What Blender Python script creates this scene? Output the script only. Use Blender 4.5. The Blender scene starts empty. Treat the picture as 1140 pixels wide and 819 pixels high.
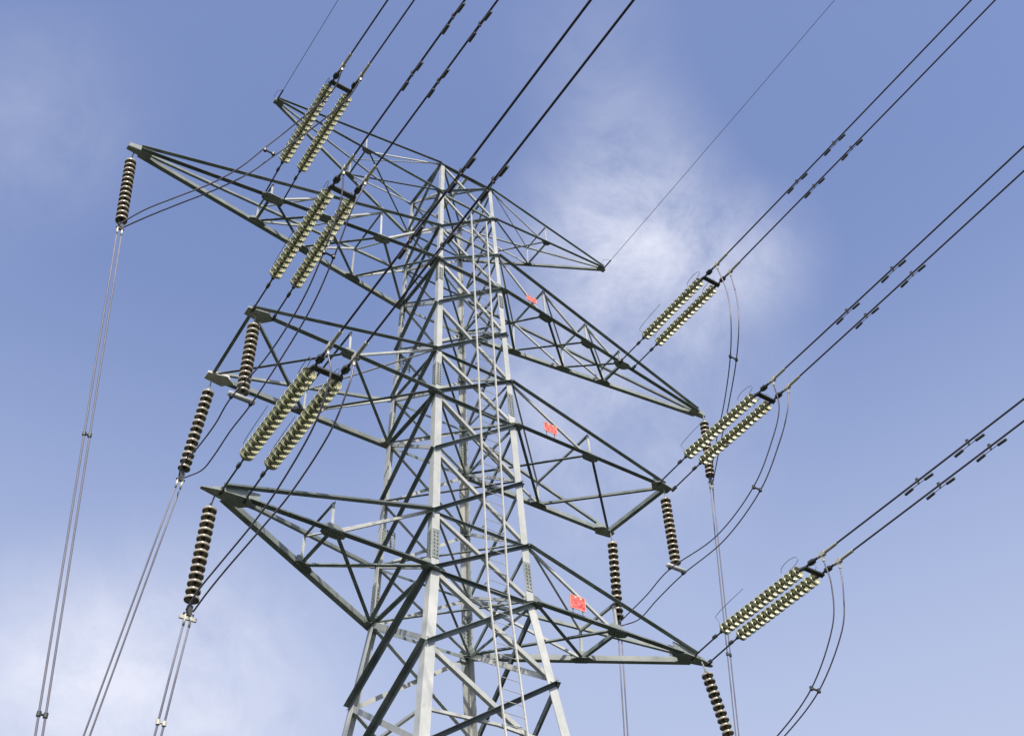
import bpy, bmesh, math, random
from mathutils import Vector, Matrix
random.seed(7)
S = bpy.context.scene
COL = S.collection
R = math.radians

# ---------------------------------------------------------------- camera
cd = bpy.data.cameras.new('camera'); cam = bpy.data.objects.new('camera', cd); COL.objects.link(cam)
right = Vector((0.82536, -0.563411, -0.036711)); up = Vector((-0.37217, -0.591796, 0.71503)); fwd = Vector((0.424581, 0.576494, 0.69813))
M = Matrix.Identity(4)
for i in range(3):
    M[i][0] = right[i]; M[i][1] = up[i]; M[i][2] = -fwd[i]
M[0][3], M[1][3], M[2][3] = -14.749, -23.425, -17.601
cam.matrix_world = M
cd.sensor_fit = 'HORIZONTAL'; cd.sensor_width = 36; cd.lens = 1303.62 / 1140 * 36
cd.clip_start = 0.1; cd.clip_end = 5000
S.camera = cam
GROUND = -19.2                                   # z = 0 is the waist of the tower, 19 m up

# ---------------------------------------------------------------- sun and sky
sun_dir = Vector((-0.30, -0.62, 0.90)).normalized()      # towards the sun
el = math.asin(sun_dir.z); az = math.atan2(sun_dir.x, sun_dir.y)
sl = bpy.data.lights.new('sun', 'SUN'); sl.energy = 5.0; sl.angle = R(0.53); sl.color = (1.0, 0.93, 0.82)
so = bpy.data.objects.new('sun', sl); COL.objects.link(so)
so.rotation_euler = sun_dir.to_track_quat('Z', 'Y').to_euler(); so.location = (0, -60, 60)

wd = bpy.data.worlds.new('World'); S.world = wd; wd.use_nodes = True
nt = wd.node_tree; nt.nodes.clear(); L = nt.links.new
def N(t, **k):
    n = nt.nodes.new(t)
    for a, b in k.items(): setattr(n, a, b)
    return n
out = N('ShaderNodeOutputWorld'); bg = N('ShaderNodeBackground'); bg.inputs[1].default_value = 0.15
sky = N('ShaderNodeTexSky', sky_type='NISHITA', sun_disc=False, sun_elevation=el, sun_rotation=az, altitude=100, air_density=1.0, dust_density=1.2, ozone_density=2.0)
tc = N('ShaderNodeTexCoord')
tint = N('ShaderNodeMix', data_type='RGBA', blend_type='MULTIPLY'); tint.inputs[0].default_value = 1
tint.inputs[7].default_value = (1.74, 1.50, 1.58, 1)
L(sky.outputs[0], tint.inputs[6])
# thin cirrus: soft blobs round a few directions of the sky, broken up by noise
warp = N('ShaderNodeTexNoise'); warp.inputs['Scale'].default_value = 3.0; warp.inputs['Detail'].default_value = 3
L(tc.outputs['Generated'], warp.inputs['Vector'])
wadd = N('ShaderNodeMix', data_type='VECTOR'); wadd.inputs[0].default_value = 0.14
L(tc.outputs['Generated'], wadd.inputs[4]); L(warp.outputs['Color'], wadd.inputs[5])
n1 = N('ShaderNodeTexNoise'); n1.inputs['Scale'].default_value = 11.0; n1.inputs['Detail'].default_value = 10; n1.inputs['Roughness'].default_value = 0.66; n1.inputs['Distortion'].default_value = 0.15
L(wadd.outputs[1], n1.inputs['Vector'])
nr = N('ShaderNodeMapRange'); nr.inputs[1].default_value = 0.36; nr.inputs[2].default_value = 0.66; L(n1.outputs['Fac'], nr.inputs[0])
acc = None
for d, r0, r1, amt in (((0.449, 0.433, 0.782), 0.12, 0.0, 0.42), ((0.489, 0.445, 0.750), 0.12, 0.0, 0.42), ((0.483, 0.53, 0.70), 0.21, 0.0, 0.50), ((0.42, 0.40, 0.81), 0.10, 0.0, 0.20),
                       ((0.27, 0.84, 0.45), 0.20, 0.0, 0.85), ((0.16, 0.86, 0.48), 0.12, 0.0, 0.45), ((0.545, 0.39, 0.74), 0.08, 0.0, 0.30),
                       ((-0.01, 0.64, 0.77), 0.13, 0.0, 0.15), ((0.02, 0.60, 0.79), 0.12, 0.0, 0.10), ((0.36, 0.36, 0.86), 0.10, 0.0, 0.13), ((0.5, 0.62, 0.6), 0.2, 0.0, 0.2)):
    vd = N('ShaderNodeVectorMath', operation='DISTANCE'); vd.inputs[1].default_value = Vector(d).normalized()
    L(tc.outputs['Generated'], vd.inputs[0])
    mr = N('ShaderNodeMapRange', interpolation_type='SMOOTHSTEP'); mr.inputs[1].default_value = r0; mr.inputs[2].default_value = r1
    mr.inputs[3].default_value = 0; mr.inputs[4].default_value = amt
    L(vd.outputs['Value'], mr.inputs[0])
    if acc is None: acc = mr.outputs[0]
    else:
        mx = N('ShaderNodeMath', operation='ADD'); L(acc, mx.inputs[0]); L(mr.outputs[0], mx.inputs[1]); acc = mx.outputs[0]
sc = N('ShaderNodeMath', operation='MULTIPLY', use_clamp=True); L(acc, sc.inputs[0])
b2 = N('ShaderNodeMapRange'); b2.inputs[3].default_value = 0.30; b2.inputs[4].default_value = 1.02; L(nr.outputs[0], b2.inputs[0]); L(b2.outputs[0], sc.inputs[1])
sx = N('ShaderNodeSeparateXYZ'); L(tc.outputs['Generated'], sx.inputs[0])
hz = N('ShaderNodeMapRange', interpolation_type='SMOOTHSTEP'); hz.inputs[1].default_value = 0.78; hz.inputs[2].default_value = 0.34; hz.inputs[4].default_value = 0.80; L(sx.outputs[2], hz.inputs[0])
hm = N('ShaderNodeMix', data_type='RGBA'); hm.inputs[7].default_value = (3.7, 4.1, 5.3, 1); L(hz.outputs[0], hm.inputs[0]); L(tint.outputs[2], hm.inputs[6])
cm = N('ShaderNodeMix', data_type='RGBA'); cm.inputs[7].default_value = (5.6, 5.75, 6.6, 1)
L(sc.outputs[0], cm.inputs[0]); L(hm.outputs[2], cm.inputs[6]); L(cm.outputs[2], bg.inputs[0]); L(bg.outputs[0], out.inputs[0])

S.view_settings.view_transform = 'Standard'; S.view_settings.look = 'None'; S.view_settings.gamma = 1
S.view_settings.exposure = 0.0

# ---------------------------------------------------------------- materials
def mat(name, c, rough=0.5, metal=0.0, var=0.12, scale=3.0, c2=None, bump=0.0, bscale=40, spec=0.5, piece=0.0, stain=0.0):
    m = bpy.data.materials.new(name); m.use_nodes = True; t = m.node_tree; b = t.nodes['Principled BSDF']
    b.inputs['Roughness'].default_value = rough; b.inputs['Metallic'].default_value = metal; b.inputs['Specular IOR Level'].default_value = spec
    co = t.nodes.new('ShaderNodeTexCoord'); no = t.nodes.new('ShaderNodeTexNoise'); no.inputs['Scale'].default_value = scale; no.inputs['Detail'].default_value = 6
    t.links.new(co.outputs['Object'], no.inputs['Vector'])
    cr = t.nodes.new('ShaderNodeValToRGB'); cr.color_ramp.elements[0].position = 0.3; cr.color_ramp.elements[1].position = 0.7
    lo = c2 if c2 else tuple(x * (1 - var) for x in c); hi = c if c2 else tuple(min(1, x * (1 + var)) for x in c)
    cr.color_ramp.elements[0].color = (*lo, 1); cr.color_ramp.elements[1].color = (*hi, 1)
    t.links.new(no.outputs['Fac'], cr.inputs[0]); last = cr.outputs[0]
    if piece:
        oi = t.nodes.new('ShaderNodeObjectInfo'); mr = t.nodes.new('ShaderNodeMapRange'); mr.inputs[3].default_value = 1 - piece; mr.inputs[4].default_value = 1 + piece * .8
        t.links.new(oi.outputs['Random'], mr.inputs[0]); mu = t.nodes.new('ShaderNodeVectorMath'); mu.operation = 'SCALE'
        t.links.new(last, mu.inputs[0]); t.links.new(mr.outputs[0], mu.inputs['Scale']); last = mu.outputs[0]
    if stain:
        n3 = t.nodes.new('ShaderNodeTexNoise'); n3.inputs['Scale'].default_value = 5; n3.inputs['Detail'].default_value = 8; n3.inputs['Roughness'].default_value = .7
        mp = t.nodes.new('ShaderNodeMapping'); mp.inputs['Scale'].default_value = (2, 2, .5); t.links.new(co.outputs['Object'], mp.inputs[0]); t.links.new(mp.outputs[0], n3.inputs['Vector'])
        r3 = t.nodes.new('ShaderNodeMapRange'); r3.inputs[1].default_value = .56; r3.inputs[2].default_value = .72; r3.inputs[4].default_value = stain; t.links.new(n3.outputs['Fac'], r3.inputs[0])
        mx = t.nodes.new('ShaderNodeMix'); mx.data_type = 'RGBA'; mx.inputs[7].default_value = (.16, .13, .10, 1); t.links.new(r3.outputs[0], mx.inputs[0]); t.links.new(last, mx.inputs[6]); last = mx.outputs[2]
    t.links.new(last, b.inputs['Base Color'])
    if bump:
        n2 = t.nodes.new('ShaderNodeTexNoise'); n2.inputs['Scale'].default_value = bscale; t.links.new(co.outputs['Object'], n2.inputs['Vector'])
        bp = t.nodes.new('ShaderNodeBump'); bp.inputs['Strength'].default_value = bump; t.links.new(n2.outputs['Fac'], bp.inputs['Height']); t.links.new(bp.outputs[0], b.inputs['Normal'])
    return m
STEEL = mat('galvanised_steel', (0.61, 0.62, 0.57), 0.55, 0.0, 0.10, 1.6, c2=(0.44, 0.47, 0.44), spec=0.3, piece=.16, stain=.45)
STEEL2 = mat('weathered_shade_toned_steel', (0.36, 0.39, 0.36), 0.6, 0.0, 0.1, 2.2, c2=(0.22, 0.26, 0.24), spec=0.25, piece=.2, stain=.5)  # weathered plates; on the far chords the darker colour stands in for shade
STEEL3 = mat('shade_toned_green_grey_steel', (0.29, 0.33, 0.31), 0.6, 0.0, 0.1, 1.8, c2=(0.13, 0.165, 0.155), spec=0.2, piece=.35, stain=.5)  # darker copy of the tower steel: underside shade put into the colour
BOLT = mat('dark_bolts', (0.16, 0.16, 0.17), 0.5, 0.3)
PALE = mat('pale_new_zinc', (0.60, 0.60, 0.53), 0.5, 0.0, stain=.3)
HARD = mat('dark_hardware', (0.07, 0.075, 0.07), 0.5, 0.3)
GLAZE = mat('tan_glazed_porcelain', (0.50, 0.50, 0.31), 0.25, 0.0, c2=(0.33, 0.35, 0.20), scale=6, piece=.15)
GLAZE2 = mat('grey_brown_glazed_porcelain', (0.50, 0.45, 0.34), 0.22, 0.0, c2=(0.30, 0.27, 0.20), scale=6, piece=.15)
CAP = mat('iron_cap', (0.06, 0.065, 0.055), 0.5, 0.4)
WIRE = mat('dark_weathered_conductor', (0.10, 0.088, 0.10), 0.6, 0.2, bump=0.4, bscale=200)
WIRE2 = mat('grey_aluminium_conductor', (0.17, 0.16, 0.185), 0.5, 0.3, bump=0.4, bscale=200)
WIRE3 = mat('bright_aluminium_conductor', (0.20, 0.20, 0.235), 0.6, 0.1, spec=0.2)
DAMP = mat('galvanised_damper', (0.14, 0.14, 0.12), 0.55, 0.2, c2=(0.06, 0.06, 0.055), scale=20)
CLAMP = mat('cast_aluminium_clamp', (0.60, 0.58, 0.46), 0.45, 0.2)
RED = mat('faded_red_enamel', (0.86, 0.33, 0.24), 0.45, 0.0, scale=11, c2=(0.68, 0.03, 0.05), stain=.3)
PINK = mat('faded_salmon_lettering', (0.90, 0.42, 0.32), 0.5)
YEL = mat('cream_rim', (0.80, 0.74, 0.45), 0.5)
GRASS = mat('short_grass', (0.030, 0.036, 0.022), 0.9, 0.0, scale=0.6, c2=(0.016, 0.020, 0.012), spec=0.1)
CONC = mat('foundation_concrete', (0.35, 0.34, 0.31), 0.85, bump=0.3)

# ---------------------------------------------------------------- helpers
def V(*a): return Vector(a)
class MB:
    def __init__(s): s.v = []; s.f = []; s.m = []
    def prism(s, ring0, ring1, mi=0, caps=True):
        n = len(ring0); b = len(s.v); s.v += [tuple(x) for x in ring0] + [tuple(x) for x in ring1]
        for i in range(n):
            j = (i + 1) % n; s.f.append((b + i, b + j, b + n + j, b + n + i)); s.m.append(mi)
        if caps:
            s.f.append(tuple(b + i for i in range(n))[::-1]); s.f.append(tuple(b + n + i for i in range(n))); s.m += [mi, mi]
    def angle(s, p0, p1, d1, d2, w=0.1, t=0.012, mi=0):
        """L-section bar: corner along p0-p1, flanges along d1 and d2."""
        p0 = Vector(p0); p1 = Vector(p1); a = (p1 - p0).normalized()
        d1 = Vector(d1); d1 = (d1 - a * d1.dot(a)).normalized()
        d2 = Vector(d2); d2 = d2 - a * d2.dot(a); d2 = (d2 - d1 * d2.dot(d1)).normalized()
        pr = [(0, 0), (w, 0), (w, t), (t, t), (t, w), (0, w)]
        s.prism([p0 + d1 * x + d2 * y for x, y in pr], [p1 + d1 * x + d2 * y for x, y in pr], mi)
    def bar(s, p0, p1, w, h, upv=(0, 0, 1), mi=0):
        p0 = Vector(p0); p1 = Vector(p1); a = (p1 - p0).normalized(); u = Vector(upv); u = (u - a * u.dot(a)).normalized(); r = a.cross(u)
        q = [(-w / 2, -h / 2), (w / 2, -h / 2), (w / 2, h / 2), (-w / 2, h / 2)]
        s.prism([p0 + r * x + u * y for x, y in q], [p1 + r * x + u * y for x, y in q], mi)
    def tube(s, pts, r, n=8, mi=0, r1=None):
        pts = [Vector(p) for p in pts]; u = None; prev = None
        for i, p in enumerate(pts):
            a = (pts[min(i + 1, len(pts) - 1)] - pts[max(i - 1, 0)]).normalized()
            if u is None: u = a.orthogonal().normalized()
            u = (u - a * u.dot(a)).normalized(); w = a.cross(u)
            rr = r if r1 is None else r + (r1 - r) * i / (len(pts) - 1)
            ring = [p + u * math.cos(2 * math.pi * k / n) * rr + w * math.sin(2 * math.pi * k / n) * rr for k in range(n)]
            b = len(s.v); s.v += [tuple(x) for x in ring]
            if prev is not None:
                for k in range(n):
                    j = (k + 1) % n; s.f.append((prev + k, prev + j, b + j, b + k)); s.m.append(mi)
            else:
                s.f.append(tuple(b + k for k in range(n))[::-1]); s.m.append(mi)
            prev = b
        s.f.append(tuple(prev + k for k in range(n))); s.m.append(mi)
    def poly(s, pts, nrm, t, mi=0):
        n = Vector(nrm).normalized() * t / 2
        s.prism([Vector(p) - n for p in pts], [Vector(p) + n for p in pts], mi)
    def lathe(s, prof, n=20, mi=0):
        """profile of (radius, z) about the Z axis"""
        b = len(s.v)
        for r, z in prof:
            for k in range(n): s.v.append((r * math.cos(2 * math.pi * k / n), r * math.sin(2 * math.pi * k / n), z))
        for i in range(len(prof) - 1):
            for k in range(n):
                j = (k + 1) % n; s.f.append((b + i * n + k, b + i * n + j, b + (i + 1) * n + j, b + (i + 1) * n + k)); s.m.append(mi)
    def mesh(s, name, mats, smooth=False):
        me = bpy.data.meshes.new(name); me.from_pydata(s.v, [], s.f)
        for m in (mats if isinstance(mats, (list, tuple)) else [mats]): me.materials.append(m)
        me.polygons.foreach_set('material_index', s.m)
        bm = bmesh.new(); bm.from_mesh(me); bmesh.ops.recalc_face_normals(bm, faces=bm.faces); bm.to_mesh(me); bm.free()
        if smooth:
            me.polygons.foreach_set('use_smooth', [True] * len(me.polygons))
        return me
    def build(s, name, mats, parent=None, smooth=False, origin=None):
        if origin is not None:
            o = Vector(origin); s.v = [(x - o.x, y - o.y, z - o.z) for x, y, z in s.v]
        ob = bpy.data.objects.new(name, s.mesh(name, mats, smooth)); COL.objects.link(ob)
        if parent is not None: ob.parent = parent
        if origin is not None: ob.location = origin
        return ob
def tag(o, label=None, cat=None, group=None, kind=None):
    if label: o['label'] = label
    if cat: o['category'] = cat
    if group: o['group'] = group
    if kind: o['kind'] = kind
    return o
def empty(name, loc=(0, 0, 0), parent=None):
    o = bpy.data.objects.new(name, None); COL.objects.link(o); o.location = loc; o.empty_display_size = 0.3
    if parent is not None: o.parent = parent
    return o

# ---------------------------------------------------------------- ground
g = MB(); g.v = [(-2500, -2500, GROUND), (2500, -2500, GROUND), (2500, 2500, GROUND), (-2500, 2500, GROUND)]; g.f = [(0, 1, 2, 3)]; g.m = [0]
tag(g.build('ground', GRASS), kind='structure')

# ---------------------------------------------------------------- tower
ZT, ZE, U1, B1, U2, B2, U3 = 18.67, 16.85, 14.74, 12.876, 8.39, 6.5, 1.92
def hw(z): return 1.636 - z * 0.128 if z < 0 else 1.636 - z * 0.0274
def leg(sx, sy, z): h = hw(z); return V(sx * h, sy * h, z)
T0 = V(0, 0, GROUND)
tower = tag(empty('transmission_tower', T0), 'tall grey steel lattice transmission tower with four pairs of crossarms', 'transmission tower')
def part(mb, name, m, parent=tower, label=None, smooth=False):
    """meshes are drawn in world coordinates; the tower's Empty stands at its base"""
    mb.v = [(x, y, z - GROUND) for x, y, z in mb.v]
    o = mb.build(name, m, parent, smooth)
    if label: o['label'] = label
    return o

def bolts(mb, c, u, v, n, nu, nv, su, sv, r=0.018, h=0.022, mi=1):
    c = Vector(c); u = Vector(u).normalized(); v = Vector(v).normalized(); n = Vector(n).normalized()
    for i in range(nu):
        for j in range(nv):
            p = c + u * (i - (nu - 1) / 2) * su + v * (j - (nv - 1) / 2) * sv
            mb.tube([p, p + n * h], r, 6, mi)

for sx in (-1, 1):
    for sy in (-1, 1):
        lb = MB()
        for z0, z1, w in ((GROUND + 0.3, -9.0, 0.30), (-9.0, -2.5, 0.28), (-2.5, 0.0, 0.26), (0.0, 6.9, 0.23), (6.9, B1 + .3, 0.19), (B1 + .3, ZT + 0.05, 0.15)):
            lb.angle(leg(sx, sy, z0), leg(sx, sy, z1), (-sx, 0, 0), (0, -sy, 0), w, 0.022)
        lo = part(lb, 'leg', STEEL)
        for zc, w, ln in ((-6.2, .27, 1.2), (0.85, .22, 0.95), (7.35, .19, 0.95), (12.2, .165, .6)):
            sp = MB(); a = leg(sx, sy, zc - ln / 2); b = leg(sx, sy, zc + ln / 2); ax = (b - a).normalized(); c = (a + b) / 2
            for fl, nm in (((-sx, 0, 0), (0, sy, 0)), ((0, -sy, 0), (sx, 0, 0))):
                fl = Vector(fl); nm = Vector(nm)
                for side in (1, -1):
                    off = nm * (0.009 if side > 0 else -0.022 - 0.009)
                    sp.poly([a + fl * .012 + off, a + fl * w + off, b + fl * w + off, b + fl * .012 + off], nm, 0.014, 0)
                    bolts(sp, c + fl * w * .52 + off + nm * side * .006, ax, fl, nm * side, int(ln / .12), 2, .12, w * .45)
            part(sp, 'splice_plate', [STEEL2, BOLT], lo, 'bolted splice plate over a leg joint')
        fb = MB(); c = leg(sx, sy, GROUND)
        fb.prism([c + V(x * .55, y * .55, -.3) for x, y in ((-1, -1), (1, -1), (1, 1), (-1, 1))], [c + V(x * .4, y * .4, .45) for x, y in ((-1, -1), (1, -1), (1, 1), (-1, 1))])
        part(fb, 'footing', CONC)

FACES = [((-1, -1), (1, -1), V(0, -1, 0)), ((-1, 1), (1, 1), V(0, 1, 0)), ((-1, -1), (-1, 1), V(-1, 0, 0)), ((1, -1), (1, 1), V(1, 0, 0))]
levels = [-8.6, -5.35, -2.45, 0.0, U3, 4.2, B2, U2, 10.62, B1, U1, ZE, ZT]
def gus(mb, p, u, v, n, a, b, t=.016):
    u = Vector(u).normalized(); v = Vector(v).normalized(); p = Vector(p)
    mb.poly([p - u * a + v * b * .4, p - u * a * .5 + v * b, p + u * a * .5 + v * b, p + u * a + v * b * .4, p + u * a - v * b * .4, p + u * a * .5 - v * b, p - u * a * .5 - v * b, p - u * a - v * b * .4], n, t)
for fi, (ca, cb, nrm) in enumerate(FACES):
    side = fi >= 2
    for li in range(len(levels) - 1):
        z0, z1 = levels[li], levels[li + 1]
        heavy = z0 < 0
        w = (.125 if heavy else .10 if z0 < B1 else .078) * (1.25 if side and heavy else 1)
        a0, a1, b0, b1 = leg(*ca, z0), leg(*ca, z1), leg(*cb, z0), leg(*cb, z1)
        inn = -nrm
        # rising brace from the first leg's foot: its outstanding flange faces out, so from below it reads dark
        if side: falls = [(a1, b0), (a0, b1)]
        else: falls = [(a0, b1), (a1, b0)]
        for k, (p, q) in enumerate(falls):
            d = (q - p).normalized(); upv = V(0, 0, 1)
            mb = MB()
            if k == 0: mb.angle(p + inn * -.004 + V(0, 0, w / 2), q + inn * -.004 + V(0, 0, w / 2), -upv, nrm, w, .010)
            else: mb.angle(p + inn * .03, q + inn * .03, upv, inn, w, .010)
            part(mb, 'diagonal_brace', STEEL3 if k == 0 and fi != 1 else STEEL)  # darker steel colour adds to the shade on the outward-flange braces
    for z in (U3, U2, ZE, U1, ZT, B1, B2, 0.0, -11.9):
        if z in (U3,) and side: continue
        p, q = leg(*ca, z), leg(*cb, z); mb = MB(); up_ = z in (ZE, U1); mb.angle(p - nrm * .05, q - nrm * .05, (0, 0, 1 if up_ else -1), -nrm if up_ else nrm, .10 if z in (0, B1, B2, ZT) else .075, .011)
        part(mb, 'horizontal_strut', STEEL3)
    # short struts from the legs to the crossing of the big lower panel
    z0, z1 = levels[1], levels[2]; zm = -4.2
    ctr = (leg(*ca, zm) + leg(*cb, zm)) / 2
    for c in (ca, cb):
        mb = MB(); mb.angle(leg(*c, zm - .15) - nrm * .03, ctr - nrm * .045, (0, 0, 1), -nrm, .075, .01); part(mb, 'horizontal_strut', STEEL)
# lower lattice below the photograph's view
lo_ = MB()
for ca, cb, nrm in FACES:
    for z0, z1 in ((-18.9, -15.6), (-15.6, -11.9), (-11.9, -8.6)):
        lo_.angle(leg(*ca, z0), leg(*cb, z1), (0, 0, 1), nrm, .12, .012); lo_.angle(leg(*ca, z1) - nrm * .03, leg(*cb, z0) - nrm * .03, (0, 0, 1), -nrm, .12, .012)
part(lo_, 'lower_bracing', STEEL)
# plan bracing at the arm levels
for z in (0.0, B2, B1, ZT - .02, U3, U2, 4.2, 10.62, ZE):
    for s in (1, -1):
        mb = MB(); dz = .03 if s > 0 else .075
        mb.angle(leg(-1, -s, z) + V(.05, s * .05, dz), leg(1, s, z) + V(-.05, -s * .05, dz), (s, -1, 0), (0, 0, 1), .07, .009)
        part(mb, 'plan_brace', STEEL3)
# gusset plates where the braces meet the legs
for sx in (-1, 1):
    for sy in (-1, 1):
        for z in (-5.35, -2.45, 0, U3, 4.2, B2, U2, 10.62, B1, U1, ZE, ZT - .1):
            k = .30 if z in (0, B2, B1) else .2
            c = leg(sx, sy, z)
            gb = MB(); gus(gb, c + V(-sx * k * .55, sy * -.030, 0), (1, 0, 0), (0, 0, 1), (0, 1, 0), k * .6, k * .62); part(gb, 'gusset_plate', STEEL2)
            gb = MB(); gus(gb, c + V(sx * -.030, -sy * k * .55, 0), (0, 1, 0), (0, 0, 1), (1, 0, 0), k * .6, k * .62); part(gb, 'gusset_plate', STEEL2)
# a heavy bracket bar at mid height that shows behind the top panel
mb = MB(); mb.angle(V(0, -hw(ZT) + .03, ZT + .0), V(0, hw(ZT) - .03, ZT + .0), (1, 0, 0), (0, 0, 1), .11, .012); part(mb, 'horizontal_strut', STEEL)
# perforated plates on the far left leg
for z in (3.0, 10.2):
    c = leg(-1, 1, z); pb = MB(); w = .50; h = .62
    for i in range(5):
        x = .03 + i * w / 4; pb.bar(c + V(x, -.05, -h / 2), c + V(x, -.05, h / 2), .045, .008, (0, 1, 0))
    for i in range(7):
        zz = -h / 2 + i * h / 6; pb.bar(c + V(.01, -.06, zz), c + V(w + .05, -.06, zz), .008, .04, (0, 0, 1))
    part(pb, 'mesh_panel', STEEL2, label='small grey mesh panel on the far left leg')

# ladder on the near face
ladder = empty('ladder', (0, 0, 0), tower); ladder['label'] = 'pale narrow ladder running up the near face'
def face_y(z): return -hw(z) - .14
for x in (0.04, 0.69):
    for za, zb in ((-14.0, 0.0), (0.0, 16.2)):
        mb = MB(); mb.bar(V(x, face_y(za), za), V(x, face_y(zb), zb), .038, .05, (0, 1, 0)); part(mb, 'rail', PALE, ladder)
z = -5.6; k = 0
while z < 16.0:
    mb = MB(); mb.tube([V(.04, face_y(z), z), V(.69, face_y(z), z)], .011, 6); part(mb, 'rung', STEEL, ladder); z += .34
for z in (-5.3, -2.4, 0.1, 2.0, 4.3, 6.6, 8.5, 10.7, 13.0, 14.8):
    for x in (0.04, .69):
        mb = MB(); mb.bar(V(x, face_y(z) + .03, z), V(x, -hw(z) + .02, z), .04, .03); part(mb, 'bracket', STEEL, ladder)

# ---------------------------------------------------------------- crossarms
def lerp(a, b, t): return a + (b - a) * t
def crossarm(s, zb, zu, xs, tipN, tipF, wch, label, name='crossarm', ztip=None, xb=True, last_strut=True):
    """s = side (-1 left, 1 right); xs = X of the nodes from the body outwards"""
    ztip = zb if ztip is None else ztip
    wch *= 1.12
    arm = empty(name, (0, 0, 0), tower); arm['label'] = label
    N0, F0 = leg(s, -1, zb), leg(s, 1, zb); UN0, UF0 = leg(s, -1, zu), leg(s, 1, zu)
    TN = V(s * tipN[0], tipN[1], ztip); TF = V(s * tipF[0], tipF[1], ztip)
    def on(A, B, x): return lerp(A, B, (x - abs(A.x)) / (abs(B.x) - abs(A.x)))
    Nn = [N0] + [on(N0, TN, x) for x in xs]; Fn = [F0] + [on(F0, TF, x) for x in xs]
    UN = [UN0] + [on(UN0, TN, x) for x in xs]; UF = [UF0] + [on(UF0, TF, x) for x in xs]
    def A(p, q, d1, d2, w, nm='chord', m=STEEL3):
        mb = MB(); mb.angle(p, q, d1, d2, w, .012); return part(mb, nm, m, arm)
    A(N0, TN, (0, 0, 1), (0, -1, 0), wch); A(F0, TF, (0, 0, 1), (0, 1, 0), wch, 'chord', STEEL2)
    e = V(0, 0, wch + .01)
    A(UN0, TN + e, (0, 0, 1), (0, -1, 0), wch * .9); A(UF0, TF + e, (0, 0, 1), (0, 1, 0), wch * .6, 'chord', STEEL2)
    wb = wch * .55
    n = len(Nn); o = V(0, 0, .02); o2 = V(0, 0, .02 + wb * .3)
    for k in range(1, n):
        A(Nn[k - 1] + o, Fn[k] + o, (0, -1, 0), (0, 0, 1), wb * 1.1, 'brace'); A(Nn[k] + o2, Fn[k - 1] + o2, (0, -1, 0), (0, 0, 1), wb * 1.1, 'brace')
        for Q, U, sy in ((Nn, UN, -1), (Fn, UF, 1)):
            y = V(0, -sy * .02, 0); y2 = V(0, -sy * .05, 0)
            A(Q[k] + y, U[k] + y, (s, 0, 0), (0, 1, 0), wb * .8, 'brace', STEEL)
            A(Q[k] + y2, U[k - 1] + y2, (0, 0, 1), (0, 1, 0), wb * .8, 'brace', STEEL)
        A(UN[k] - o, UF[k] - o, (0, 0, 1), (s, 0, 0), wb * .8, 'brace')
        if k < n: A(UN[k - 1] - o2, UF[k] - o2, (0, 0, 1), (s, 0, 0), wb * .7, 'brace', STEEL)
    if last_strut: A(Nn[-1] + o * 2, Fn[-1] + o * 2, (0, 0, 1), (s, 0, 0), wb * 1.2, 'brace')
    for Q, T_, sy in ((Nn, TN, -1), (Fn, TF, 1)):
        for k in range(0, n):
            d = (T_ - Q[0]).normalized(); kk = 1.0 if k else .8
            gp = MB(); gus(gp, Q[k] + V(0, -sy * .02, -.012), d, V(-d.y, d.x, 0), (0, 0, 1), .30 * kk * wch / .15, .15 * wch / .15); bolts(gp, Q[k] + V(0, -sy * .02, -.02), d, V(-d.y, d.x, 0), (0, 0, -1), 6, 2, .08 * wch / .15, .13 * wch / .15)
            gus(gp, Q[k] + V(0, -sy * .016, wch * .8), d, (0, 0, 1), (0, 1, 0), .24 * wch / .15, wch * .95)
            part(gp, 'gusset_plate', [STEEL2, BOLT], arm)
    return arm, Nn, Fn, TN, TF, A

# top (earth wire) arms
for s, l in ((-1, 'left'), (1, 'right')):
    arm, Nn, Fn, TN, TF, A = crossarm(s, ZE, ZT, [4.0], (7.40, -.06), (7.40, .02), .085, 'slim earth wire arm on the %s of the tower top' % l, 'earth_wire_arm', ztip=19.02)
    mb = MB(); mb.poly([V(s * 7.15, -.12, 19.0), V(s * 7.5, -.09, 19.0), V(s * 7.5, .09, 19.0), V(s * 7.15, .12, 19.0)], (0, 0, 1), .02)
    mb.bar(V(s * 7.2, 0, 19.03), V(s * 7.5, 0, 19.03), .16, .16); part(mb, 'tip_plate', STEEL2, arm)
# upper phase arms
for s, l in ((-1, 'left'), (1, 'right')):
    arm, Nn, Fn, TN, TF, A = crossarm(s, B1, U1, [3.36, 5.42, 7.15], (11.35, -.06), (11.35, .06), .13, 'longest crossarm on the %s, pointed at its tip' % l)
    mb = MB(); mb.poly([V(s * 11.0, -.15, B1 - .02), V(s * 11.75, -.08, B1 - .02), V(s * 11.75, .08, B1 - .02), V(s * 11.0, .15, B1 - .02)], (0, 0, 1), .02)
    for sy in (-1, 1): mb.poly([V(s * 10.9, sy * .15, B1 - .01), V(s * 11.72, sy * .08, B1 - .01), V(s * 11.72, sy * .08, B1 + .15), V(s * 10.9, sy * .15, B1 + .22)], (0, 1, 0), .02)
    part(mb, 'tip_plate', STEEL2, arm)
    # lifting the string yoke: cross strut between the outermost nodes
    mb = MB(); gus(mb, Nn[-1] + V(0, -.05, -.03), (1, 0, 0), (0, 1, 0), (0, 0, 1), .36, .16, .02); part(mb, 'yoke_bracket', STEEL2, arm)
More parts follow.
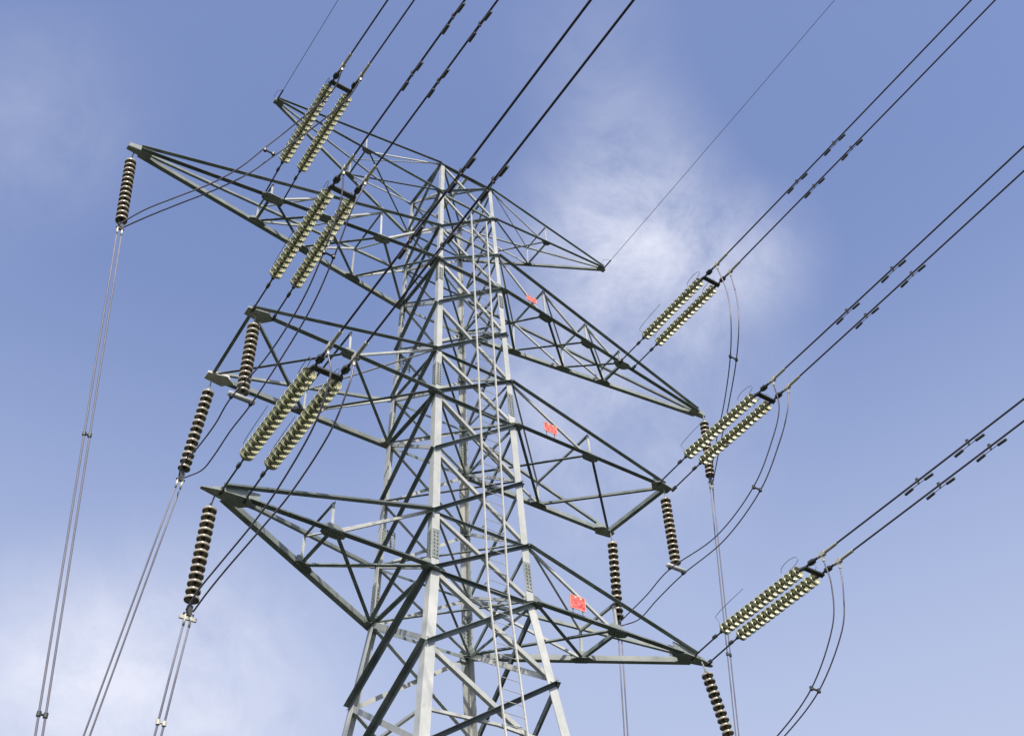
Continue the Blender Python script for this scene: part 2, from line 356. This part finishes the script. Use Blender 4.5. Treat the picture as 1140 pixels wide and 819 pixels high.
# middle arms, square ended
for s, l in ((-1, 'left'), (1, 'right')):
    arm, Nn, Fn, TN, TF, A = crossarm(s, B2, U2, [4.35], (7.42, -1.50), (7.30, 1.46), .135, 'square ended middle crossarm on the %s' % l, last_strut=False)
    A(TN + V(0, 0, .01), TF + V(0, 0, .01), (0, 0, 1), (s, 0, 0), .10 if s < 0 else .15, 'end_beam')
    A(TN + V(0, 0, .03), Fn[1] + V(0, 0, .03), (0, 0, 1), (s, 0, 0), .085, 'brace')
    A(TF + V(0, 0, .05), Nn[1] + V(0, 0, .05), (0, 0, 1), (s, 0, 0), .085, 'brace')
    for T_, sy in ((TN, -1), (TF, 1)):
        mb = MB(); x = abs(T_.x)
        mb.poly([V(s * (x - .62), T_.y - .06, B2 - .02), V(s * (x - .35), T_.y - .24, B2 - .02), V(s * (x + .22), T_.y - .15, B2 - .02), V(s * (x + .22), T_.y + .15, B2 - .02), V(s * (x - .35), T_.y + .22, B2 - .02)], (0, 0, 1), .025)
        mb.poly([V(s * (x - .55), T_.y - .03, B2 - .01), V(s * (x + .2), T_.y - .03, B2 - .01), V(s * (x + .2), T_.y - .03, B2 + .15), V(s * (x - .45), T_.y - .03, B2 + .27)], (0, 1, 0), .02)
        part(mb, 'tip_plate', PALE if sy > 0 and s < 0 else STEEL2, arm)
# lower arms
for s, l in ((-1, 'left'), (1, 'right')):
    arm, Nn, Fn, TN, TF, A = crossarm(s, 0.0, U3, [4.5], (7.45, -1.68), (7.35, -1.52), .15, 'lowest crossarm on the %s with a broad pointed nose plate' % l)
    mb = MB()
    mb.poly([V(s * 6.65, -1.62, -.02), V(s * 6.85, -1.86, -.02), V(s * 7.55, -1.83, -.02), V(s * 8.03, -1.72, -.02), V(s * 8.03, -1.62, -.02), V(s * 7.5, -1.50, -.02), V(s * 6.95, -1.40, -.02)], (0, 0, 1), .03)
    mb.poly([V(s * 6.55, -1.70, -.01), V(s * 7.75, -1.70, -.01), V(s * 7.75, -1.70, .10), V(s * 7.1, -1.70, .30), V(s * 6.55, -1.70, .34)], (0, 1, 0), .02)
    mb.poly([V(s * 6.55, -1.50, -.01), V(s * 7.75, -1.56, -.01), V(s * 7.75, -1.56, .10), V(s * 7.1, -1.53, .30), V(s * 6.55, -1.50, .34)], (0, 1, 0), .02)
    part(mb, 'nose_plate', STEEL2, arm)

# red plates on the right-hand arms
for z, x, y, w, h, lb in ((B1 + .16, 2.38, -1.26, .42, .27, 'highest and smallest of the red plates'), (B2 + .17, 2.45, -1.62, .50, .36, 'middle red plate'), (0.19, 2.76, -1.80, .54, .44, 'lowest red plate')):
    mb = MB(); mb.poly([V(x, y, z), V(x + w, y, z), V(x + w, y, z + h), V(x, y, z + h)], (0, 1, 0), .012, 0)
    for xa, za, xb_, zb_ in ((0, 0, 1, .05), (0, .95, 1, 1), (0, .05, .045, .95), (.955, .05, 1, .95)):
        mb.poly([V(x + w * xa, y - .009, z + h * za), V(x + w * xb_, y - .009, z + h * za), V(x + w * xb_, y - .009, z + h * zb_), V(x + w * xa, y - .009, z + h * zb_)], (0, 1, 0), .006, 1)
    for i in range(2):
        mb.poly([V(x + w * (.3 + .35 * i), y - .010, z + h * .80), V(x + w * (.42 + .35 * i), y - .010, z + h * .80), V(x + w * (.42 + .35 * i), y - .013, z + h * .92), V(x + w * (.3 + .35 * i), y - .013, z + h * .92)], (0, 1, 0), .004, 2)
    mb.bar(V(x + .1, y + .02, z - .12), V(x + .1, y + .02, z + h), .03, .02, (0, 1, 0), 3); mb.bar(V(x + w - .1, y + .02, z - .12), V(x + w - .1, y + .02, z + h), .03, .02, (0, 1, 0), 3)
    part(mb, 'sign_plate', [RED, PINK, YEL, STEEL2], label=lb)

# ---------------------------------------------------------------- insulators
def disc_mesh(name, glaze, r, pitch):
    mb = MB()
    mb.lathe([(.0, 0), (.05, 0), (.055, -.03), (.055, -.075), (.05, -.085)], 16, 1)
    mb.lathe([(.05, -.045), (r * .50, -.052), (r * .80, -.066), (r * .95, -.082), (r, -.096), (r, -.140), (r * .98, -.148), (r * .93, -.144), (r * .90, -.092), (r * .80, -.084), (r * .77, -.120), (r * .74, -.120), (r * .70, -.078), (r * .58, -.072), (r * .55, -.112), (r * .52, -.112), (r * .46, -.066), (.03, -.062)], 22, 0)
    mb.lathe([(.022, -.09), (.022, -pitch - .004)], 8, 1)
    return mb.mesh(name, [glaze, CAP], smooth=True)
D_T = disc_mesh('disc', GLAZE, .182, .205); D_S = disc_mesh('disc', GLAZE2, .172, .205)
def chain(parent, p0, p1, root, me, n, name='insulator_chain'):
    """n discs from p0 (tower end) to p1"""
    d = (p1 - p0); L_ = d.length; d.normalize()
    e = empty(name, p0 - root, parent); e.rotation_mode = 'QUATERNION'; e.rotation_quaternion = (-d).to_track_quat('Z', 'Y')
    k = L_ / (n * .205)
    for i in range(n):
        o = bpy.data.objects.new('disc', me); COL.objects.link(o); o.parent = e; o.location = (0, 0, -i * L_ / n); o.scale = (1, 1, k)
    return e
def lpart(mb, name, m, parent, root, smooth=False):
    mb.v = [(x - root.x, y - root.y, z - root.z) for x, y, z in mb.v]
    return mb.build(name, m, parent, smooth)

NEAR = {  # tower end, first disc, last disc, direction of the line at the frame edge
 'upper left': (V(-7.12, -.52, B1), V(-7.12, -1.85, 13.20), V(-7.12, -5.05, 13.46), V(0, -3.74, -.29)),
 'middle left': (V(-7.18, -1.60, B2), V(-7.18, -2.87, 6.66), V(-7.18, -6.10, 7.03), V(0, -6.61, -.21)),
 'lower left': (V(-7.23, -1.70, 0), V(-7.23, -3.00, .16), V(-7.23, -6.40, .25), V(0, -10.2, .396)),
 'upper right': (V(7.326, -.66, B1), V(7.326, -2.12, 12.93), V(7.326, -5.43, 13.02), V(0, -12.37, .662)),
 'middle right': (V(7.40, -1.60, B2), V(7.40, -3.06, 6.64), V(7.40, -6.41, 6.72), V(0, -10.09, .603)),
 'lower right': (V(7.535, -1.70, 0), V(7.535, -3.08, .18), V(7.535, -6.41, .352), V(0, -7.19, .351))}
damp = {'upper left': [5.2], 'middle left': [3.74, 5.56], 'lower left': [3.75, 5.6], 'upper right': [4.37, 6.09], 'middle right': [3.53, 5.33], 'lower right': [3.76, 5.4]}
GAP = .31
COND = {}
for k, (S0, s1, e1, dr) in NEAR.items():
    root = tag(empty('tension_insulator_string', S0), 'twin tan insulator string pulled tight towards the viewer from the %s crossarm' % k, 'insulator string', 'twin tension insulator strings')
    u = (e1 - s1).normalized(); 
    stack_end = e1 - u * .14
    for sx in (-1, 1):
        o = V(sx * GAP, 0, 0)
        mb = MB(); mb.tube([S0 + o + V(0, 0, .0), s1 + o], .024, 8)
        a = S0 + o; mb.bar(a - V(0, -.06, 0), a + (s1 - S0).normalized() * .16, .07, .10); b = s1 + o; mb.bar(b - u * .42, b - u * .26, .075, .075); mb.tube([b - u * .08, b], .05, 8)
        lpart(mb, 'link_rod', HARD, root, S0, False)
        chain(root, s1 + o, stack_end + o, S0, D_T, 16)
    mb = MB(); y0 = e1 + u * .02
    mb.poly([y0 + V(-GAP - .09, .05, -.03), y0 + V(GAP + .09, .05, -.03), y0 + V(GAP + .05, -.10, -.03), y0 + V(-GAP - .05, -.10, -.03)], (0, 0, 1), .05)
    for sx in (-1, 1): mb.tube([y0 + V(sx * GAP, .18, 0), y0 + V(sx * GAP, -.02, 0)], .045, 8)
    lpart(mb, 'yoke_plate', HARD, root, S0)
    v = dr.normalized()
    for sx in (-1, 1):
        c0 = y0 + V(sx * GAP, -.06, 0); mb = MB()
        mb.tube([c0, c0 + v * .12], .03, 8); mb.tube([c0 + v * .12, c0 + v * .34], .062, 10); mb.tube([c0 + v * .34, c0 + v * .46], .035, 8)
        mb.bar(c0 + v * .15, c0 + v * .31, .16, .07); lpart(mb, 'adjuster', HARD, root, S0)
        mb = MB(); q = c0 + v * .46
        mb.tube([q, q + v * .10, q + v * .62, q + v * .70], .045, 10); mb.tube([q + v * .18, q + v * .18 + V(0, .02, -.22)], .035, 8); mb.bar(q + v * .12, q + v * .26, .1, .12)
        lpart(mb, 'dead_end_clamp', CLAMP, root, S0, False)
        COND[(k, sx)] = (q + v * .18 + V(0, .02, -.2), q + v * .66, v)
    # arcing horns
    for sx in (-1, 1):
        o = V(sx * (GAP + .04), 0, 0); mb = MB()
        h0 = s1 + o - u * .05
        mb.tube([h0, h0 + V(0, -.02, .30), h0 + V(0, .10, .52), h0 + V(0, -.1, .60), h0 + u * .55 + V(0, 0, .66), h0 + u * 1.15 + V(0, 0, .72)], .009, 6)
        lpart(mb, 'arcing_horn', WIRE3, root, S0, True)
        mb = MB(); h1 = e1 + o
        pts = []
        for i in range(13):
            a = R(-100 + i * 300 / 12); pts.append(h1 - u * .42 + u * .34 * math.cos(a) * 1.0 + V(0, 0, .36 + .15 * math.sin(a)))
        mb.tube([h1 + V(0, 0, .02)] + pts, .009, 6); lpart(mb, 'arcing_horn', WIRE3, root, S0, True)

# ---------------------------------------------------------------- line conductors towards the viewer, with vibration dampers
def damper_mesh():
    mb = MB(); mb.bar(V(0, -.035, .03), V(0, .035, .03), .06, .10); mb.bar(V(0, -.02, -.05), V(0, .02, -.05), .04, .10)
    mb.tube([V(0, -.42, -.115), V(0, -.2, -.10), V(0, 0, -.095), V(0, .2, -.10), V(0, .42, -.115)], .010, 6)
    for s in (-1, 1): mb.tube([V(0, s * .20, -.105), V(0, s * .24, -.108), V(0, s * .42, -.116), V(0, s * .46, -.118)], .038, 10)
    return mb.mesh('vibration_damper', DAMP)
DMP = damper_mesh()
for (k, sx), (jp, q, v) in COND.items():
    pos = ('outer' if (sx < 0) == ('left' in k) else 'inner')
    org = q
    def cpt(t): return q + v * t + V(0, 0, .00035 * t * t)
    pts = [cpt(t) for t in [-.1, 0, 1, 2, 4, 6, 8, 10, 13, 17, 22, 30, 40, 55, 70, 90, 110, 130]]
    mb = MB(); mb.tube(pts, .026, 8)
    cn = lpart(mb, 'line_conductor', WIRE, None, org, True); cn.location = org
    tag(cn, 'thick dark conductor, %s one of the pair leaving the %s crossarm overhead' % (pos, k), 'power line', 'paired line conductors')
    for dd in damp[k]:
        t = dd - .8 + (.12 if sx > 0 else -.05)
        o = bpy.data.objects.new('vibration_damper', DMP); COL.objects.link(o); o.parent = cn
        p = cpt(t) - org; o.location = p; o.rotation_euler = (-math.atan2(v.z, -v.y), 0, 0)
for s, l, sl_ in ((-1, 'left', .025), (1, 'right', .0825)):
    a = V(s * 7.42, -.06, 19.02); mb = MB()
    mb.tube([a + V(0, -t, sl_ * t + .0003 * t * t) for t in [0, 1, 3, 6, 10, 15, 22, 32, 45, 60, 80, 105, 130]], .010, 6)
    cn = lpart(mb, 'earth_wire', WIRE2, None, a, True); cn.location = a
    tag(cn, 'thin single earth wire rising from the %s tip of the tower top' % l, 'earth wire')
    mb = MB(); mb.tube([V(0, .02, 0), V(0, -.5, sl_ * .5)], .028, 8); mb.build('end_clamp', HARD, cn)
    mb = MB(); mb.tube([V(0, .05, .0), V(-.12, 0, .2), V(-.08, -.15, .36), V(.05, -.32, .30), V(.03, -.45, .03)], .008, 6); mb.build('bonding_loop', WIRE2, cn, True)

# ---------------------------------------------------------------- single strings with droppers going down behind
FAR = {
 'upper left': (V(-11.50, .10, B1), V(-11.51, .14, 12.50), V(-11.28, -.085, 9.40), V(-9.25, -2.50, GROUND)),
 'middle left': (V(-7.32, 1.50, B2), V(-7.32, 1.56, 6.05), V(-7.51, 1.82, 3.12), V(-9.64, 4.37, GROUND)),
 'lower left': (V(-7.62, -1.60, 0), V(-7.66, -1.51, -.36), V(-7.70, -1.47, -3.0), V(-8.42, -.60, GROUND)),
 'upper right': (V(11.62, -.08, B1), V(11.61, -.07, 12.52), V(11.49, .06, 9.80), V(10.14, 1.68, GROUND)),
 'middle right': (V(7.33, 1.33, B2), V(7.35, 1.31, 6.05), V(7.29, 1.37, 2.98), V(6.63, 2.16, GROUND)),
 'lower right': (V(7.50, -1.76, 0), V(7.54, -1.86, -.45), V(7.80, -2.19, -3.1), V(9.51, -4.22, GROUND))}
CL = {}
def spacer(p, ax, w, label, cat_group=None, m=HARD, r=.035):
    mb = MB(); ax = Vector(ax).normalized(); mb.tube([-ax * (w / 2 + .04), ax * (w / 2 + .04)], r * .7, 8)
    for s in (-1, 1): mb.tube([ax * s * w / 2 + V(0, 0, -.05), ax * s * w / 2 + V(0, 0, .05)], r * 1.3, 8)
    o = mb.build('cable_spacer', m); o.location = p; tag(o, label, 'spacer', 'spacers clamped across paired cables'); return o
for k, (S0, A_, B_, G) in FAR.items():
    root = tag(empty('hanging_insulator_string', S0), 'single insulator string hanging from the outer end of the %s crossarm above two droppers' % k, 'insulator string', 'single dropper insulator strings')
    u = (B_ - A_).normalized()
    mb = MB(); mb.tube([S0 + V(0, 0, .02), A_], .02, 8); mb.bar(S0, S0 - V(0, 0, .14), .10, .05); mb.tube([A_ - u * .1, A_], .035, 8); lpart(mb, 'shackle', STEEL2, root, S0)
    chain(root, A_, B_, S0, D_S, 13)
    mb = MB(); B2_ = B_ + u * .02
    mb.tube([B_ - u * .04, B_ + u * .12], .04, 8); mb.bar(B_ + u * .08, B_ + u * .34, .13, .07, (0, 1, 0)); mb.tube([B_ + u * .30 + V(-.12, 0, 0), B_ + u * .30 + V(.12, 0, 0)], .03, 8)
    lpart(mb, 'clamp', HARD, root, S0)
    c = B_ + u * .30; g = (G - c)
    CL[k] = B_ + u * .22
    for sx in (-1, 1):
        a = c + V(sx * .066, 0, 0); mb = MB()
        mb.tube([a, a + u * .30], .03, 8, 1); mb.tube([a + u * .2] + [a + g * t for t in (.1, .3, .5, .7, .85, 1)], .024, 6, 0)
        cn = lpart(mb, 'dropper_cable', [WIRE3, CLAMP], None, a, True); cn.location = a
        tag(cn, 'pale dropper cable running down from the %s crossarm string, %s one of its pair' % (k, 'left' if sx < 0 else 'right'), 'cable', 'dropper cables')
    if k == 'lower left': mb = MB(); mb.bar(c + V(-.2, 0, -.1), c + V(.2, 0, -.1), .05, .08); lpart(mb, 'clamp', CLAMP, root, S0)
    sp = {'upper left': (1.04, -6.31), 'lower left': (-5.83,), 'upper right': (2.41,)}.get(k, ())
    for i, z in enumerate(sp):
        t = (z - c.z) / g.z
        spacer(c + g * t, (1, 0, 0), .132, ('upper spacer' if i == 0 else 'lower spacer') + ' across the droppers below the %s crossarm' % k if len(sp) > 1 else 'spacer across the droppers below the %s crossarm' % k, m=HARD if k != 'lower left' else CLAMP, r=.036)

# jumper support strings, truly vertical
BAR = {}
for s, l in ((-1, 'left'), (1, 'right')):
    S0 = V(s * 7.36, -1.52, B2)
    root = tag(empty('jumper_insulator_string', S0), 'vertical insulator string with a bottom bar under the front corner of the middle %s crossarm' % l, 'insulator string', 'jumper support strings')
    A_ = S0 - V(0, 0, .45); B_ = S0 - V(0, 0, 3.08)
    mb = MB(); mb.tube([S0, A_], .02, 8); mb.bar(S0, S0 - V(0, 0, .14), .10, .05); lpart(mb, 'shackle', STEEL2, root, S0)
    chain(root, A_, B_, S0, D_S, 13)
    mb = MB(); c = B_ - V(0, 0, .13); mb.tube([B_, c], .03, 8); mb.tube([c + V(-.36, 0, 0), c + V(.36, 0, 0)], .075, 12)
    lpart(mb, 'support_bar', STEEL, root, S0, True)
    for sx in (-1, 1):
        mb = MB(); mb.bar(c + V(sx * .27, -.06, -.06), c + V(sx * .27, .06, -.06), .08, .12); lpart(mb, 'cable_clamp', HARD, root, S0)
    BAR[l] = c

# ---------------------------------------------------------------- jumper loops
def smooth(pts, n=8):
    pts = [Vector(p) for p in pts]; P = [pts[0] * 2 - pts[1]] + pts + [pts[-1] * 2 - pts[-2]]; out = []
    for i in range(1, len(P) - 2):
        for j in range(n):
            t = j / n; a, b, c, d = P[i - 1], P[i], P[i + 1], P[i + 2]
            out.append(.5 * ((2 * b) + (c - a) * t + (2 * a - 5 * b + 4 * c - d) * t * t + (3 * b - a - 3 * c + d) * t ** 3))
    out.append(pts[-1]); return out
JUMP = {
 'upper left': [V(-7.25, -5.2, 12.6), V(-7.88, -4.00, 11.86), V(-8.41, -3.39, 11.12), V(-8.87, -2.86, 10.48), V(-9.45, -2.19, 10.06), V(-10.13, -1.41, 9.80), V(-10.75, -.70, 9.55)],
 'middle left': [V(-7.2, -6.5, 6.0), V(-7.2, -5.75, 4.9), V(-7.2, -4.7, 4.0), V(-7.25, -3.1, 3.45), 'bar', V(-7.38, -.5, 3.03), V(-7.42, .45, 2.86), V(-7.47, 1.2, 2.86)],
 'lower left': [V(-7.22, -7.1, -.55), V(-7.24, -6.5, -1.45), V(-7.34, -5.24, -2.17), V(-7.44, -4.21, -2.50), V(-7.57, -2.85, -2.78), V(-7.65, -2.03, -2.98)],
 'upper right': [V(7.15, -6.35, 11.4), V(6.85, -6.45, 9.85), V(7.2, -5.75, 8.9), V(8.23, -4.24, 8.70), V(9.89, -2.05, 9.2)],
 'middle right': [V(7.4, -6.98, 5.79), V(7.4, -6.44, 4.97), V(7.4, -5.32, 3.90), V(7.4, -3.53, 3.22), 'bar', V(7.42, -.19, 3.00), V(7.38, .75, 2.78)],
 'lower right': [V(7.5, -7.10, -.6), V(7.52, -6.74, -1.62), V(7.58, -5.54, -2.75), V(7.66, -3.98, -3.35), V(7.75, -3.0, -3.42)]}
SPJ = {'upper left': 3, 'middle left': 2, 'upper right': 3, 'middle right': 3, 'lower right': 3}
for k, mid in JUMP.items():
    for sx in (-1, 1):
        st = COND[(k, sx)][0]; n = len(mid); pts = [st]
        for i, m_ in enumerate(mid):
            f = (1 - (i + 1) / (n + 1)); half = .10 + .16 * max(0, f * 1.6 - .6)
            if isinstance(m_, str): c = BAR[k.split()[1]]; pts.append(c + V(sx * .27, 0, -.11)); continue
            if 'bar' in mid: half = .13 + .08 * abs(i - 1.5) / 3
            if k == 'upper left': pts.append(m_ + V(sx * half, 0, sx * -.06))
            else: pts.append(m_ + V(sx * half, 0, 0))
        pts.append(CL[k] + V(sx * .08, -.03, 0))
        mb = MB(); mb.tube(smooth(pts), .021, 6)
        cn = lpart(mb, 'jumper_cable', WIRE2, None, st, True); cn.location = st
        tag(cn, 'slack grey jumper cable looping below the %s crossarm, %s strand of the two' % (k, 'left' if sx < 0 else 'right'), 'cable', 'jumper loops')
    if k in SPJ:
        i = SPJ[k]; m_ = mid[i - 1] if k != 'middle left' else mid[1]
        spacer(m_, (1, 0, 0), .26, 'small dark spacer across the jumper loop of the %s crossarm' % k, r=.04)
